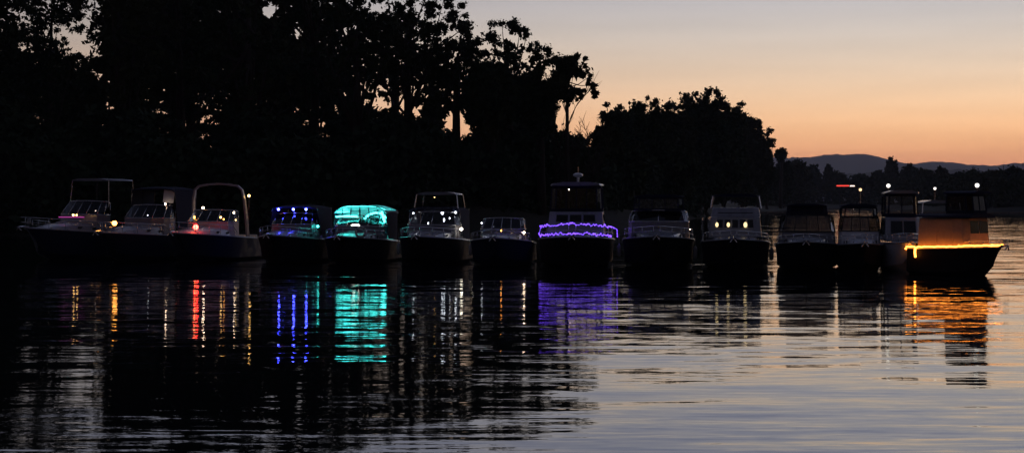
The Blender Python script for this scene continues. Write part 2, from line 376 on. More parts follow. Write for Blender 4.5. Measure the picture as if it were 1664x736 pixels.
# B
b = Boat(234, drow(242) + 5, -16, 'blue hulled cruiser with a round orange lantern on its bow rail', L=10, B=3.8, fb=1.75, fs=1.3, hull='navy', top='grey')
b.rail(.6); b.trunk(.55); b.windshield(2.55, 3.35, t=.5, hw=1.6, glass='glass'); b.seats(); b.canopy(4.4, .1, .4, hw=1.55, side='canvas')
MB().panel([b.P(.75, b.L * .40, 3.55), b.P(1.5, b.L * .40, 3.5), b.P(1.5, b.L * .38, 4.3), b.P(.75, b.L * .38, 4.35)], .02).build('spray_curtain', M['canvas_pale'], b.root)
b.lampon(1.1, b.L * .43, 3.45, 'blush', .06, 'cockpit_light'); b.lampon(.85, b.L * .6, 2.75, 'cool', .03, 'deck_light')  # blush cockpit lamp is added to brighten the pale curtain panel
B_ = b
# C
b = Boat(338, drow(357) + 4.5, -12, 'white cruiser with tall pale radar arch and red light at its bow', L=9.5, B=4.0, fb=1.75, fs=1.25, hull='navy', top='cream')
b.rail(.6); b.trunk(.45); b.windshield(2.35, 3.05, t=.5, hw=1.55, glass='clear'); b.seats(.34)
b.arch(4.55, t=.3, rake=.35, hw=1.82, m='grey', r=.12)
b.lampon(-.75, b.L * .40, 3.2, 'blush', .09); b.lampon(.9, b.L * .3, 2.9, 'blush', .08); b.lampon(-.2, b.L * .25, 2.6, 'warm', .08); b.lampon(.7, b.L * .42, 2.5, 'amber', .06); b.lampon(-.9, b.L * .5, 2.62, 'amber', .06, sq=(1, 1, 2))
b.lampon(1.9, b.L * .3, 3.95, 'warm', .10, 'anchor_light', post=1.4); b.lampon(.75, b.L * .86, 2.08, 'red', .19, 'bow_light', post=1.7)
b.lampon(.5, b.L * .8, 2.0, 'warm', .035, 'deck_light'); b.lampon(1.25, b.L * .36, 2.45, 'warm', .05)
# D
b = Boat(474, drow(482) + 4.2, -9, 'small cruiser with three blue spotlights along the front of its canopy', L=8.5, B=3.7, fb=1.65, fs=1.15, hull='black', top='grey')
b.rail(.5); b.trunk(.4); b.windshield(2.2, 2.85, t=.5, hw=1.45); b.seats(); c = b.canopy(3.25, .06, .44, hw=1.42, side='canvas')
for x in (-.95, -.02, .78): 
    o = b.lampon(x, b.L * .45 + .05, 3.12, 'blue', .085, 'spotlight', parent=c)
b.lampon(1.55, b.L * .47, 2.1, 'teal', .09, 'courtesy_light')
# E
b = Boat(581, drow(592) + 4.2, -8, 'small cruiser with teal lit canopy and white helm seats', L=8.5, B=3.7, fb=1.6, fs=1.15, hull='black', top='grey')
b.rail(.45); b.trunk(.3); b.windshield(2.1, 2.6, t=.5, hw=1.55, glass='clear'); b.seats(.36)
c = b.canopy(3.08, .04, .44, hw=1.6, m='canvas_thin', side='canvas', front_window='frost', crown=.3)
for i in range(2):
    sd = b.L * (.42 - .16 * i)
    MB().tube([b.P(x, sd, 3.0 + .29 * (1 - (abs(x) / 1.62) ** 4)) for x in (-1.5, -1.1, -.6, 0, .6, 1.1, 1.5)], .045, 6).build('led_strip', M['teal'], c)
for x in (-1.52, 1.52): MB().tube([b.P(x, b.L * .06, 2.96), b.P(x, b.L * .42, 2.96)], .04, 6).build('led_strip', M['teal'], c)
for pts, r_ in (([b.P(-1.45, b.L * .44, 2.68), b.P(-.8, b.L * .455, 2.72), b.P(-.1, b.L * .46, 2.7)], .045), ([b.P(.0, b.L * .3, 2.55), b.P(.3, b.L * .3, 2.82), b.P(.7, b.L * .3, 2.92), b.P(1.1, b.L * .3, 2.85), b.P(1.35, b.L * .3, 2.6)], .06), ([b.P(1.3, b.L * .42, 3.0), b.P(1.38, b.L * .42, 2.7), b.P(1.5, b.L * .42, 2.35)], .06)):
    MB().tube(pts, r_, 6).build('led_strip', M['teal'], b.root)
b.lampon(-.2, b.L * .47, 2.18, 'whitelamp', .11, 'cockpit_light', sq=(3, 1, .8))
E_ = b
# G
b = Boat(702, drow(707) + 4.6, -8, 'cruiser with bright white lit cockpit windows, right of the teal lit boat', L=9.2, B=3.7, fb=1.65, fs=1.2, hull='black', top='grey')
b.rail(.5); b.trunk(.4); b.windshield(2.2, 2.95, t=.5, hw=1.6, glass='clear'); b.seats(.3); b.canopy(3.15, .05, .43, hw=1.55, side='canvas', front_window='clear')
b.hardtop(4.0, .1, .36, 1.3, m='grey', zs=3.1)
for x, z, r in ((-1.35, 2.75, .07), (-.45, 2.3, .05), (.5, 2.5, .09), (.85, 2.6, .05)): b.lampon(x, b.L * .38, z, 'cool', r, sq=(.8, .8, 1.5))
MB().panel([b.P(1.2, b.L * .36, 2.1), b.P(1.5, b.L * .36, 2.1), b.P(1.5, b.L * .35, 2.85), b.P(1.2, b.L * .35, 2.85)], .03).build('cockpit_door', M['canvas_pale'], b.root)
b.lampon(1.3, b.L * .44, 2.95, 'cool', .08); b.lampon(-1.2, b.L * .46, 2.9, 'cool', .06); b.lampon(.1, b.L * .2, 2.9, 'cool', .12); b.lampon(-.1, b.L * .36, 3.85, 'warm', .03)  # cool lamps added to brighten the pale door and curtain panels
b.lampon(1.75, b.L * .5, 1.98, 'whitelamp', .11, 'deck_light'); MB().panel([b.P(-1.55, b.L * .41, 2.3), b.P(-1.05, b.L * .41, 2.3), b.P(-1.15, b.L * .4, 2.95), b.P(-1.4, b.L * .4, 2.95)], .03).build('side_curtain', M['canvas_pale'], b.root)
# H
b = Boat(815, drow(815) + 4, -6, 'low open boat without a canopy, small amber light on its foredeck', L=8, B=3.55, fb=1.6, fs=1.1, hull='navy', top='grey')
b.rail(.4); b.trunk(.3); b.windshield(2.0, 2.6, t=.5, hw=1.3); b.seats()
b.lampon(.3, b.L * .86, 1.98, 'amber', .06, 'deck_light', post=1.7); b.lampon(-1.2, b.L * .45, 2.35, 'cool', .05); b.lampon(-.45, b.L * .5, 2.15, 'cool', .025)
b.lampon(1.45, b.L * .7, 1.85, 'blush', .07, 'deck_light')
# I
b = Boat(936, drow(940) + 5, -5, 'tall flybridge cruiser with purple string lights along its bow rail', L=10, B=4.3, fb=1.7, fs=1.3, hull='black', top='grey')
b.rail(.62, t0=.42); b.trunk(.35, t0=.55, t1=.86); I_ = b
b.house(1.6, 3.0, .12, .6, 1.62, rake=.75, win='glass', fz=(.6, .88)); b.enclosure(3.0, 4.5, .16, .46, 1.5, n=4, wz=(.1, .9)); b.hardtop(4.5, .12, .5, 1.55, m='grey', posts=False, th=.16)
MB().ball(b.P(.05, b.L * .35, 5.12), .3, 14, 6, (1, 1, .42)).tube([b.P(.05, b.L * .35, 4.6), b.P(.05, b.L * .35, 5.1)], .07).build('radar_dome', M['white'], b.root, smooth=True)
MB().tube([b.P(.05, b.L * .33, 4.6), b.P(.05, b.L * .33, 5.6)], .02, 6).build('mast', M['steel'], b.root)
b.lampon(-.45, b.L * .4, 4.28, 'blush', .04); b.lampon(1.38, b.L * .2, 3.5, 'whitelamp', .04)
MB().panel([b.P(1.32, b.L * .2, 3.05), b.P(1.46, b.L * .36, 3.05), b.P(1.40, b.L * .36, 4.4), b.P(1.28, b.L * .2, 4.4)], .02).build('rolled_curtain', M['canvas_pale'], b.root)
# J
b = Boat(1070, drow(1070) + 4.8, -7, 'wide dark cruiser with split windshield and squared canopy, beside the purple lit boat', L=9.5, B=4.0, fb=1.75, fs=1.3, hull='black', top='grey')
b.rail(.5); b.trunk(.35); b.windshield(2.45, 3.05, t=.52, hw=1.7, frame='steel', n=2); b.seats(); b.enclosure(3.05, 3.85, .15, .46, 1.4, n=3); b.hardtop(3.85, .12, .48, 1.45, m='canvas', posts=False, th=.08)
b.lampon(1.75, b.L * .62, 2.06, 'blush', .02, 'deck_light')
# K
b = Boat(1195, drow(1195) + 4.4, -10, 'dark cabin cruiser with three lit cabin windows across its front', L=9, B=3.7, fb=1.65, fs=1.2, hull='black', top='grey')
b.rail(.4); b.trunk(.2, t1=.8)
h = b.house(1.65, 2.75, .1, .60, 1.42, rake=.35, win='glass', nfront=5, fz=(.48, .86)); b.house(2.752, 3.25, .12, .5, 1.35, rake=.35, nfront=1, fz=(.4, .45), side=False, name='flybridge')
b.hardtop(3.85, .1, .4, 1.35, m='canvas', zs=3.2)
for x, w in ((-.97, .085), (-.36, .085), (.55, .1)): MB().ball(b.P(x, b.L * .60 - .14 + .03, 2.33), w, 10, 6, (1, .35, 1.5)).build('cabin_light', M['lit'], b.root)
# L
b = Boat(1311, drow(1311) + 4.2, -12, 'cruiser with low square canvas top seen bow on, right of the three lit windows', L=8.6, B=3.3, fb=1.55, fs=1.15, hull='black', top='grey')
b.rail(.35); b.trunk(.25); b.windshield(1.95, 2.85, t=.5, hw=1.5, frame='rubber', inset=.82); b.seats(.3); b.enclosure(2.8, 3.35, .1, .40, 1.12, n=1, wz=(.3, .32)); b.hardtop(3.35, .08, .42, 1.15, m='canvas', posts=False, th=.08)
# M
b = Boat(1398, 75, -11, 'cruiser with rounded windshield and warm masthead light, beside the orange lit hull', L=8.6, B=2.4, fb=1.5, fs=1.15, hull='black', top='white')
b.rail(.4); b.trunk(.25); b.windshield(2.0, 2.75, t=.5, hw=1.1, frame='rubber', glass='glass'); b.seats(.3); b.enclosure(2.7, 3.3, .12, .38, .95, n=2); b.hardtop(3.3, .1, .42, 1.0, m='canvas', posts=False)
b.lampon(.1, b.L * .25, 4.22, 'mastwarm', .10, 'masthead_light', post=3.3)
# N
b = Boat(1466, 74.5, -10, 'white hulled flybridge boat lit orange on its side by the neighbouring strip', L=7.5, B=2.2, fb=1.55, fs=1.25, hull='white', top='grey')
b.rail(.4); b.house(1.5, 2.75, .15, .62, .92, rake=.5, win='glass', nfront=2); b.enclosure(2.75, 4.0, .18, .48, .85, n=2); b.hardtop(4.0, .14, .52, .92, m='grey', posts=False)
b.lampon(-.6, b.L * .33, 4.42, 'mast', .13, 'masthead_light', post=4.1); 
# P behind
b = Boat(1530, drow(1530) + 13, -4, 'dark boat with small masthead light, half hidden behind the orange lit boat', L=8.5, B=3.1, fb=1.5, fs=1.2, hull='black', top='grey')
b.rail(.4); b.house(1.5, 2.7, .15, .6, 1.2, rake=.5); b.hardtop(3.5, .2, .5, 1.1, m='grey', zs=2.7)
b.lampon(-.1, b.L * .35, 4.35, 'mast', .10, 'masthead_light', post=3.6)
# O
b = Boat(1561, 69.6, 35, 'small cruiser at the right end of the row with an orange strip round its deck', L=4.8, B=2.3, fb=1.42, fs=1.25, hull='black', top='cream', rake=.55)
O_ = b
b.rail(.25, t0=.62, stanch=3)
h = b.house(1.3, 2.78, .12, .74, .98, rake=.12, m=M['canvas_tan'], win='glass', nfront=2, fz=(.5, .9), side=False)
for x in (-1, 1):
    for a, c in ((.3, 1.15), (1.25, 2.1)):
        q = MB().panel([b.P(x * .986, b.L * .12 + a, 1.45), b.P(x * .986, b.L * .12 + c, 1.45), b.P(x * .923, b.L * .12 + c, 2.65), b.P(x * .923, b.L * .12 + a, 2.65)], .03)
        q.build('side_curtain', M['canvas_tan'], h)
b.hardtop(2.80, .08, .77, 1.08, m='canvas', posts=False, th=.14)
b.enclosure(2.98, 3.95, .42, .74, .62, n=2, win='glass'); b.hardtop(3.95, .38, .77, .7, m='canvas', posts=False, th=.1)
b.lampon(.5, b.L * .62, 4.36, 'mast', .13, 'masthead_light', post=4.05)
MB().box(b.P(0, -.25, .75), (.45, .4, .9)).box(b.P(0, -.3, 1.3), (.5, .6, .4)).build('outboard_motor', M['rubber'], b.root, bevel=.06)

# rope light round boat O: rests on the deck edge, hangs down at the quarter
def wiggle(pts, a, seed, sub=6):
    rnd = random.Random(seed); out = []
    for i in range(len(pts) - 1):
        for k in range(sub):
            p = Vector(pts[i]).lerp(Vector(pts[i + 1]), k / sub); out.append(p + Vector((0, 0, rnd.uniform(-a, a))))
    out.append(Vector(pts[-1])); return out
def world(b, p): return Matrix.Translation(b.root.location) @ Matrix.Rotation(b.root.rotation_euler.z, 4, 'Z') @ Vector(p)
def place_world(mb, b, name, m, label, cat, group=None):
    r = empty(name, b.root.location.copy(), b.root.rotation_euler.z)
    return r
b = O_; ts = [i / 20 for i in range(21)]
m = MB(); pts = [b.P(-b.half(t) - .07, b.L * t + (.08 if t == 1 else 0), b.sheer(t) + .08) for t in ts]; pts2 = [b.P(b.half(t) + .07, b.L * t, b.sheer(t) + .08) for t in ts[::-1]]
m.tube(wiggle(pts + pts2 + [b.P(b.half(0) - .05, -.07, b.fs - .02), b.P(0, -.07, b.fs - .1), b.P(-b.half(0) - .05, -.08, b.fs - .02)], .024, 3, 2), .034, 6); m.tube(wiggle([b.P(-1.2, b.L * .13, 1.27), b.P(-1.22, b.L * .13, 1.05), b.P(-1.2, b.L * .135, .82)], .02, 4), .05, 6)  # run across the transom is added to throw orange on the neighbouring hull
o = m.build('rope_light', M['orange'], None); o.location = b.root.location; o.rotation_euler.z = b.root.rotation_euler.z
tag(o, 'glowing orange rope light fixed round the deck edge of the rightmost boat', 'rope light')
b = I_
for k, (f, sd_) in enumerate(((1.03, 11), (.22, 12))):
    ts = [b.rail_t0 + .12 + (1 - b.rail_t0 - .12) * i / 12 for i in range(13)]
    pts = [b.railf(-1, t, f) for t in ts] + [b.railf(1, t, f) for t in ts[::-1]]
    wp = wiggle(pts, .07, sd_, 3); m = MB().tube(wp, .012, 5); rnd = random.Random(sd_ + 7)
    if k == 0: ex = wiggle([pts[-1], pts[-1] + Vector((.3, .3, -.2)), pts[-1] + Vector((.32, .2, -.6))], .05, 5, 3)
    else: ex = wiggle([pts[0], pts[0] + Vector((-.1, .5, .1)), pts[0] + Vector((0, .9, .45))], .05, 6, 3)
    m.tube(ex, .012, 5)
    for seq in (wp, ex):
        for i in range(len(seq) - 1):
            seg = (seq[i + 1] - seq[i]).length; nb = max(1, int(seg / .1))
            for q in range(nb):
                if rnd.random() < .88: m.ball(seq[i].lerp(seq[i + 1], (q + rnd.random() * .8) / nb) + Vector((0, 0, rnd.uniform(-.03, .02))), rnd.uniform(.018, .038), 6, 4)
    o = m.build('string_lights', M['purple'], None); o.location = b.root.location; o.rotation_euler.z = b.root.rotation_euler.z
    tag(o, ['upper strand of purple string lights along the top of the bow rail', 'lower strand of purple string lights sagging below the bow rail'][k], 'string lights', 'purple string lights on the flybridge cruiser')
# lantern on B's rail, life ring on E's rail
b = B_; p = world(b, b.P(.55, b.L * .93, 2.3))
r = empty('lantern', p); tag(r, 'round orange lantern hanging at the bow of the blue hulled cruiser', 'lantern')
MB().ball((0, 0, 0), .15, 12, 8).build('lamp_globe', M['amber'], r, smooth=True); MB().tube([(0, 0, -.2), (0, 0, -.14)], .09, 10).tube([(0, 0, .13), (0, 0, .2)], .07, 10).tube([(-.07, 0, .19), (0, 0, .32), (.07, 0, .19)], .01, 5).build('lamp_cap', M['rubber'], r)
b = E_; p = world(b, b.P(1.0, b.L * .88, 1.85))
r = empty('life_ring', p, R(-8)); tag(r, 'pale life ring hung on the bow rail of the teal lit boat', 'life ring')
MB().tube([(.3 * math.cos(a), 0, .27 * math.sin(a)) for a in [k * math.pi / 10 for k in range(20)]], .065, 8, closed=True).build('ring', M['fender'], r, smooth=True)
gm = MB()
for k in range(4):
    a = math.pi / 4 + k * math.pi / 2; gm.tube([(.3 * math.cos(a + e_) , 0, .27 * math.sin(a + e_)) for e_ in (-.1, 0, .1)], .07, 8)
gm.build('strap', M['rubber'], r)
# fenders hanging between the hulls
def fender(px, d, z, label):
    p = at(px, HY, d); r = empty('boat_fender', (p.x, p.y, z)); tag(r, label, 'fender', 'fenders hanging between the hulls')
    MB().loft([[Vector((math.cos(2 * math.pi * k / 10) * rr, math.sin(2 * math.pi * k / 10) * rr, zz)) for k in range(10)] for rr, zz in ((.03, -.34), (.09, -.3), (.12, -.2), (.12, .2), (.09, .3), (.04, .34), (.03, .4))], closed=True, caps=True).build('body', M['fender'], r, smooth=True)
    MB().tube([(0, 0, .38), (0, .02, .95)], .012, 5).build('rope', M['rope'], r)
fender(1130, 79, .75, 'white fender hanging between the wide dark cruiser and the boat with lit windows')
fender(1254, 78, .7, 'white fender hanging right of the boat with three lit windows')
fender(1366, 77, .7, 'white fender hanging left of the cruiser with warm masthead light')
fender(1006, 81, .8, 'white fender hanging right of the purple lit cruiser')
fender(765, 82, .8, 'white fender hanging right of the boat with white lit windows')
fender(648, 84, .8, 'white fender hanging right of the teal lit boat')
fender(538, 85, .8, 'white fender hanging left of the teal lit boat')

# ------------------------------------------------------------------ land
poly = [(-1500, -200), (-700, -20), (-290, 84), (-116, 138), (-43, 162), (0, 176), (22, 216), (42, 330), (66, 430), (95, 560), (135, 700), (160, 790), (185, 900), (215, 1050), (230, 1130), (245, 1000), (215, 700), (187, 575), (200, 530), (270, 430), (500, 330), (1600, 250), (1600, 2600), (-1500, 2600)]
pa = np.array(poly, float)
def sdist(X, Y):
    inside = np.zeros(X.shape, bool); dmin = np.full(X.shape, 1e9)
    n = len(pa)
    for i in range(n):
        x1, y1 = pa[i]; x2, y2 = pa[(i + 1) % n]
        c = ((y1 > Y) != (y2 > Y)) & (X < (x2 - x1) * (Y - y1) / (y2 - y1 + 1e-12) + x1); inside ^= c
        dx, dy = x2 - x1, y2 - y1; t = np.clip(((X - x1) * dx + (Y - y1) * dy) / (dx * dx + dy * dy), 0, 1)
        dmin = np.minimum(dmin, np.hypot(X - x1 - t * dx, Y - y1 - t * dy))
    return np.where(inside, dmin, -dmin)
def land_h(X, Y):
    X = np.asarray(X, float); Y = np.asarray(Y, float)
    s_ = sdist(X, Y); near = np.clip((330 - Y) / 160, 0, 1)
    n = .5 * np.sin(X * .09 + Y * .05) + .4 * np.sin(X * .21 - Y * .13 + 1) + .3 * np.sin(Y * .31 + X * .02)
    up = (3.0 + 6.5 * near) * (1 - np.exp(-np.maximum(s_, 0) / 22)) + np.clip(s_ / 3, 0, 1) * (.5 + n * .6)
    return np.where(s_ > 0, up, np.maximum(s_ * .12, -2.0))
xs = np.concatenate([np.arange(-1200, -250, 25), np.arange(-250, 300, 6), np.arange(300, 1400, 25)]); ys = np.concatenate([np.arange(-150, 60, 20), np.arange(60, 700, 6), np.arange(700, 2400, 20)])
X, Y = np.meshgrid(xs, ys); Z = land_h(X, Y)
vs = np.stack([X, Y, Z], -1).reshape(-1, 3); nx = len(xs)
fs = [(j * nx + i, j * nx + i + 1, (j + 1) * nx + i + 1, (j + 1) * nx + i) for j in range(len(ys) - 1) for i in range(nx - 1)]
g = MB(); g.v = [tuple(v) for v in vs]; g.f = fs
tag(g.build('terrain', mat('bank_soil', (.03, .03, .022), .95, var=.4, scale=.3, bump=.6, spec=.1), smooth=True), kind='structure')
def lh(x, y): return float(land_h(np.array([x]), np.array([y]))[0])

# hills far behind
def ridge(name, prof, d0, depth, seed, c):
    rnd = random.Random(seed); xs_ = list(range(-1200, 1100, 20)) + list(range(1100, 1900, 3)) + list(range(1900, 4200, 20)); rows = []
    pf = lambda px: np.interp(px, [p[0] for p in prof], [p[1] for p in prof])
    ph = [rnd.uniform(0, 6) for _ in range(6)]
    for j in range(9):
        v = j / 8; d = d0 + depth * v; k = math.sin(math.pi * min(1, v * 1.0)) ** .8 if v < 1 else 0
        row = []
        for px in xs_:
            py = pf(px) + .9 * math.sin(px * .05 + ph[0]) + .6 * math.sin(px * .13 + ph[1]) + .35 * math.sin(px * .37 + ph[2]) + rnd.uniform(-.45, .45)
            z = zof(py, d0 + depth / 2) * k + (rnd.uniform(-2, 2) if 0 < v < 1 else 0)
            row.append(((px - HX) / F * (d0 + depth / 2), d, z if 0 < v < 1 else -2.0))
        rows.append(row)
    tag(MB().loft(rows).build(name, mat(name + '_soil', c, .95, var=.3, scale=.01, spec=.05), smooth=True), kind='structure')
ridge('hills', [(-1200, 262), (600, 262), (1200, 258), (1315, 256), (1335, 251), (1390, 251), (1425, 254), (1455, 262), (1490, 266), (1520, 263), (1560, 266), (1610, 269), (1664, 266), (1900, 258), (2600, 262), (4200, 270)], 11000, 1400, 5, (.07, .07, .05))
ridge('hill', [(-1200, 290), (1000, 285), (1300, 284), (1400, 282), (1500, 276), (1600, 277), (1700, 280), (4200, 285)], 6000, 600, 9, (.05, .06, .035))

# ------------------------------------------------------------------ trees
def leaves(centers, radii, counts, size, rng, squash=.8):
    """small crossed leaf sprays scattered in clumps -> verts, faces arrays"""
    P = []; 
    for c, r, n in zip(centers, radii, counts):
        v = rng.normal(size=(n, 3)); v /= np.linalg.norm(v, axis=1)[:, None]; rad = r * np.minimum(1.9, np.abs(rng.normal(size=n)) * .42 + .25)
        P.append(np.array(c) + v * rad[:, None] * np.array([1, 1, squash]))
    P = np.concatenate(P); n = len(P)
    a = rng.normal(size=(n, 3)); a /= np.linalg.norm(a, axis=1)[:, None]; b = rng.normal(size=(n, 3)); b -= (b * a).sum(1)[:, None] * a; b /= np.linalg.norm(b, axis=1)[:, None]
    s1 = size * rng.uniform(.4, 1.5, n)[:, None]; s2 = s1 * rng.uniform(.4, .8, n)[:, None]
    V = np.stack([P - a * s1, P - b * s2 * .9 + a * s1 * .1, P + a * s1, P + b * s2], 1).reshape(-1, 3)
    return V
def quads_mesh(name, V, m, parent):
    me = bpy.data.meshes.new(name); n = len(V) // 4
    me.vertices.add(len(V)); me.vertices.foreach_set('co', V.astype(np.float32).ravel())
    me.loops.add(n * 4); me.loops.foreach_set('vertex_index', np.arange(n * 4, dtype=np.int32)); me.polygons.add(n)
    me.polygons.foreach_set('loop_start', np.arange(0, n * 4, 4, dtype=np.int32)); me.update(calc_edges=True); me.materials.append(m)
    o = bpy.data.objects.new(name, me); col.objects.link(o); o.parent = parent; return o

def tree(px, top, w, d, bottom, label, seed, group, dens=1.0, size=.165, name='broadleaf_tree', m=0, lobes=(), gaps=(), clump=None, inner=1.0, tk=1.0):
    """crown between rows top..bottom (photo pixels at distance d), w pixels wide"""
    if d < 185: d *= 1.45; size *= 1.2
    if clump and d < 270 and clump < 1.2: clump *= 1.4
    rng = np.random.default_rng(seed); rnd = random.Random(seed)
    x = (px - HX) / F * d; gz = lh(x, d); s = d / F
    rx = w * s / 2; zt = zof(top, d) - gz; zb = max(1.0, zof(bottom, d) - gz); rz = (zt - zb) / 2; zc = (zt + zb) / 2
    root = empty(name, (x, d, gz - .1)); tag(root, label, 'tree', group)
    cr = (clump or max(.8, rx * .16)) * .92
    n = int(105 * dens)
    C = []; RR = []
    for i in range(n):
        v = rng.normal(size=3); v /= np.linalg.norm(v); q = rng.uniform(.12, 1) ** .42
        c = np.array([v[0] * (rx - cr * .6) * q, v[1] * rx * .8 * q, zc + v[2] * (rz - cr * .6) * q])
        if v[2] < -.2: c[0] *= .85
        C.append(c); RR.append(cr * rng.uniform(.45, 1.25))
    for lx, ly, lr in lobes:                           # extra limbs with foliage, in photo pixels
        c0 = np.array([(lx - px) * s, rng.uniform(-1, 1), zof(ly, d) - gz])
        for k in range(5): C.append(c0 + rng.normal(size=3) * lr * s * .45); RR.append(lr * s * rng.uniform(.4, .7))
    if gaps:
        keep = []
        for i, c in enumerate(C):
            ok = all(math.hypot((c[0] / s + px) - gx, (HY - (c[2] + gz - H) / s) - gy) > gr + RR[i] / s * .55 for gx, gy, gr in gaps)
            if ok: keep.append(i)
        C = [C[i] for i in keep]; RR = [RR[i] for i in keep]
    cnt = [int(62 * (r / size * .3) ** 2) + 18 for r in RR]
    V = leaves(C, RR, cnt, size, rng)
    if inner:
        k = int(1150 * dens * inner); v = rng.normal(size=(k, 3)); v /= np.linalg.norm(v, axis=1)[:, None]; q = rng.uniform(0, 1, k) ** .4 * .74
        cc = np.stack([v[:, 0] * rx * q, v[:, 1] * rx * .7 * q, zc + v[:, 2] * rz * q], 1)
        if gaps:
            ok = np.ones(k, bool)
            for gx, gy, gr in gaps: ok &= np.hypot(cc[:, 0] / s + px - gx, HY - (cc[:, 2] + gz - H) / s - gy) > gr + 5
            cc = cc[ok]
        V = np.concatenate([V, leaves(cc, [size * .5] * len(cc), [1] * len(cc), size * 2.3, rng)])
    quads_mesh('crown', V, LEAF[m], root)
    # trunk with limbs reaching clumps
    t = MB(); tr = (.022 * zt + .05) * tk; lean = rnd.uniform(-.04, .04) * zt; hz = lerp(zb, zt, .55)
    tp = [(0, 0, 0), (lean * .2, 0, zb * .5), (lean * .6, .2, zb), (lean, 0, hz)]
    t.tube(tp, [tr * 1.25, tr, tr * .85, tr * .35], 8)
    for c in rnd.sample(C, min(16, len(C))):
        f = rnd.uniform(.45, .95); st = Vector(tp[2]).lerp(Vector(tp[3]), f) if f > .6 else Vector(tp[1]).lerp(Vector(tp[2]), f + .3)
        e = Vector(c); mid = st.lerp(e, .5) + Vector((0, 0, -.08 * (e - st).length)); t.tube([st, mid, e], [tr * .35, tr * .22, .03], 5)
    t.build('trunk', M['bark'], root, smooth=True)
    return root

GL = 'tall trees on the bank behind the boats'
tree(-45, -140, 190, 122, 230, 'tall tree cut by the left edge of the photo', 1, GL, gaps=((40, 30, 9), (36, 70, 7)), inner=1.0, dens=2.0)
tree(70, -140, 160, 150, 235, 'tall tree with sky glinting through its crown at the upper left', 2, GL, dens=2.6, gaps=((90, 50, 15), (120, 66, 10), (66, 8, 7), (38, 30, 8), (36, 70, 7), (75, 2, 6)), inner=.8, tk=.6)
tree(205, -150, 190, 128, 235, 'dense tall tree above the blue hulled cruiser', 3, GL, gaps=((118, 64, 12), (92, 50, 16)), m=1)
tree(300, -150, 190, 140, 235, 'dense tall tree behind the boat with the pale radar arch', 4, GL, inner=1.2)
tree(400, -140, 180, 128, 235, 'tall tree whose crown shows small sky gaps above the blue spotlights', 5, GL, dens=.85, gaps=((438, 20, 12), (408, 105, 6)), inner=.3)
tree(505, -120, 170, 136, 235, 'tall tree above the gap between blue and teal lights', 6, GL, gaps=((485, 55, 12), (450, 15, 14), (474, 85, 5)), m=2, dens=.9, inner=.5)
tree(585, -95, 170, 126, 222, 'dense tall tree directly behind the teal lit boat', 7, GL, dens=.75, inner=.3, gaps=((585, 150, 7), (603, 170, 6)))
tree(668, -40, 180, 134, 178, 'tall tree with orange sky showing under its crown', 8, GL, dens=.95, inner=.3, m=1, gaps=((655, 190, 22), (620, 12, 8), (590, 148, 5), (690, 130, 6), (612, 168, 5), (672, 142, 4), (718, 190, 6)), lobes=((740, 15, 16), (755, 45, 16), (725, 5, 12)))
tree(742, 22, 112, 130, 180, 'broad leafy tree reaching out to the sky edge above the low open boat', 9, GL, dens=.95, gaps=((750, 203, 24), (728, 32, 6), (738, 58, 6), (715, 60, 4), (690, 122, 4), (727, 80, 4)), lobes=((755, 42, 18), (770, 70, 16), (762, 95, 18)), inner=.25)
tree(828, 36, 118, 136, 235, 'round topped tree left of the purple lit cruiser', 10, GL, dens=1.15, lobes=((800, 52, 20), (828, 46, 18), (850, 52, 16), (868, 72, 16)), gaps=((858, 92, 6), (830, 62, 4), (812, 95, 4)), m=2, inner=.6)
tree(795, 90, 120, 128, 245, 'lower dense tree under the round topped one', 15, GL, inner=1.4)
tree(880, 76, 76, 132, 240, 'dense tree behind the flybridge cruiser', 11, GL, dens=1.0, lobes=((885, 88, 16), (900, 100, 14)), gaps=((887, 122, 6), (893, 112, 3)), inner=1.2)
tree(922, 88, 70, 130, 172, 'ragged tree with see through branches at the right end of the tall trees', 12, GL, dens=.42, size=.24, m=1, lobes=((925, 98, 13), (942, 98, 11), (952, 118, 10), (960, 138, 9), (965, 150, 7), (945, 150, 8)), gaps=((935, 190, 22), (887, 122, 6), (930, 135, 5), (943, 128, 4)), inner=.12, clump=.85, tk=.45)
tree(590, 195, 120, 142, 262, 'shorter shadowed tree between the tall trees behind the teal lit boat', 16, GL, inner=.9, gaps=((655, 190, 24),))
tree(702, 195, 56, 128, 262, 'low tree between the two orange sky gaps', 17, GL, inner=.9, gaps=((655, 192, 24), (750, 203, 25)))

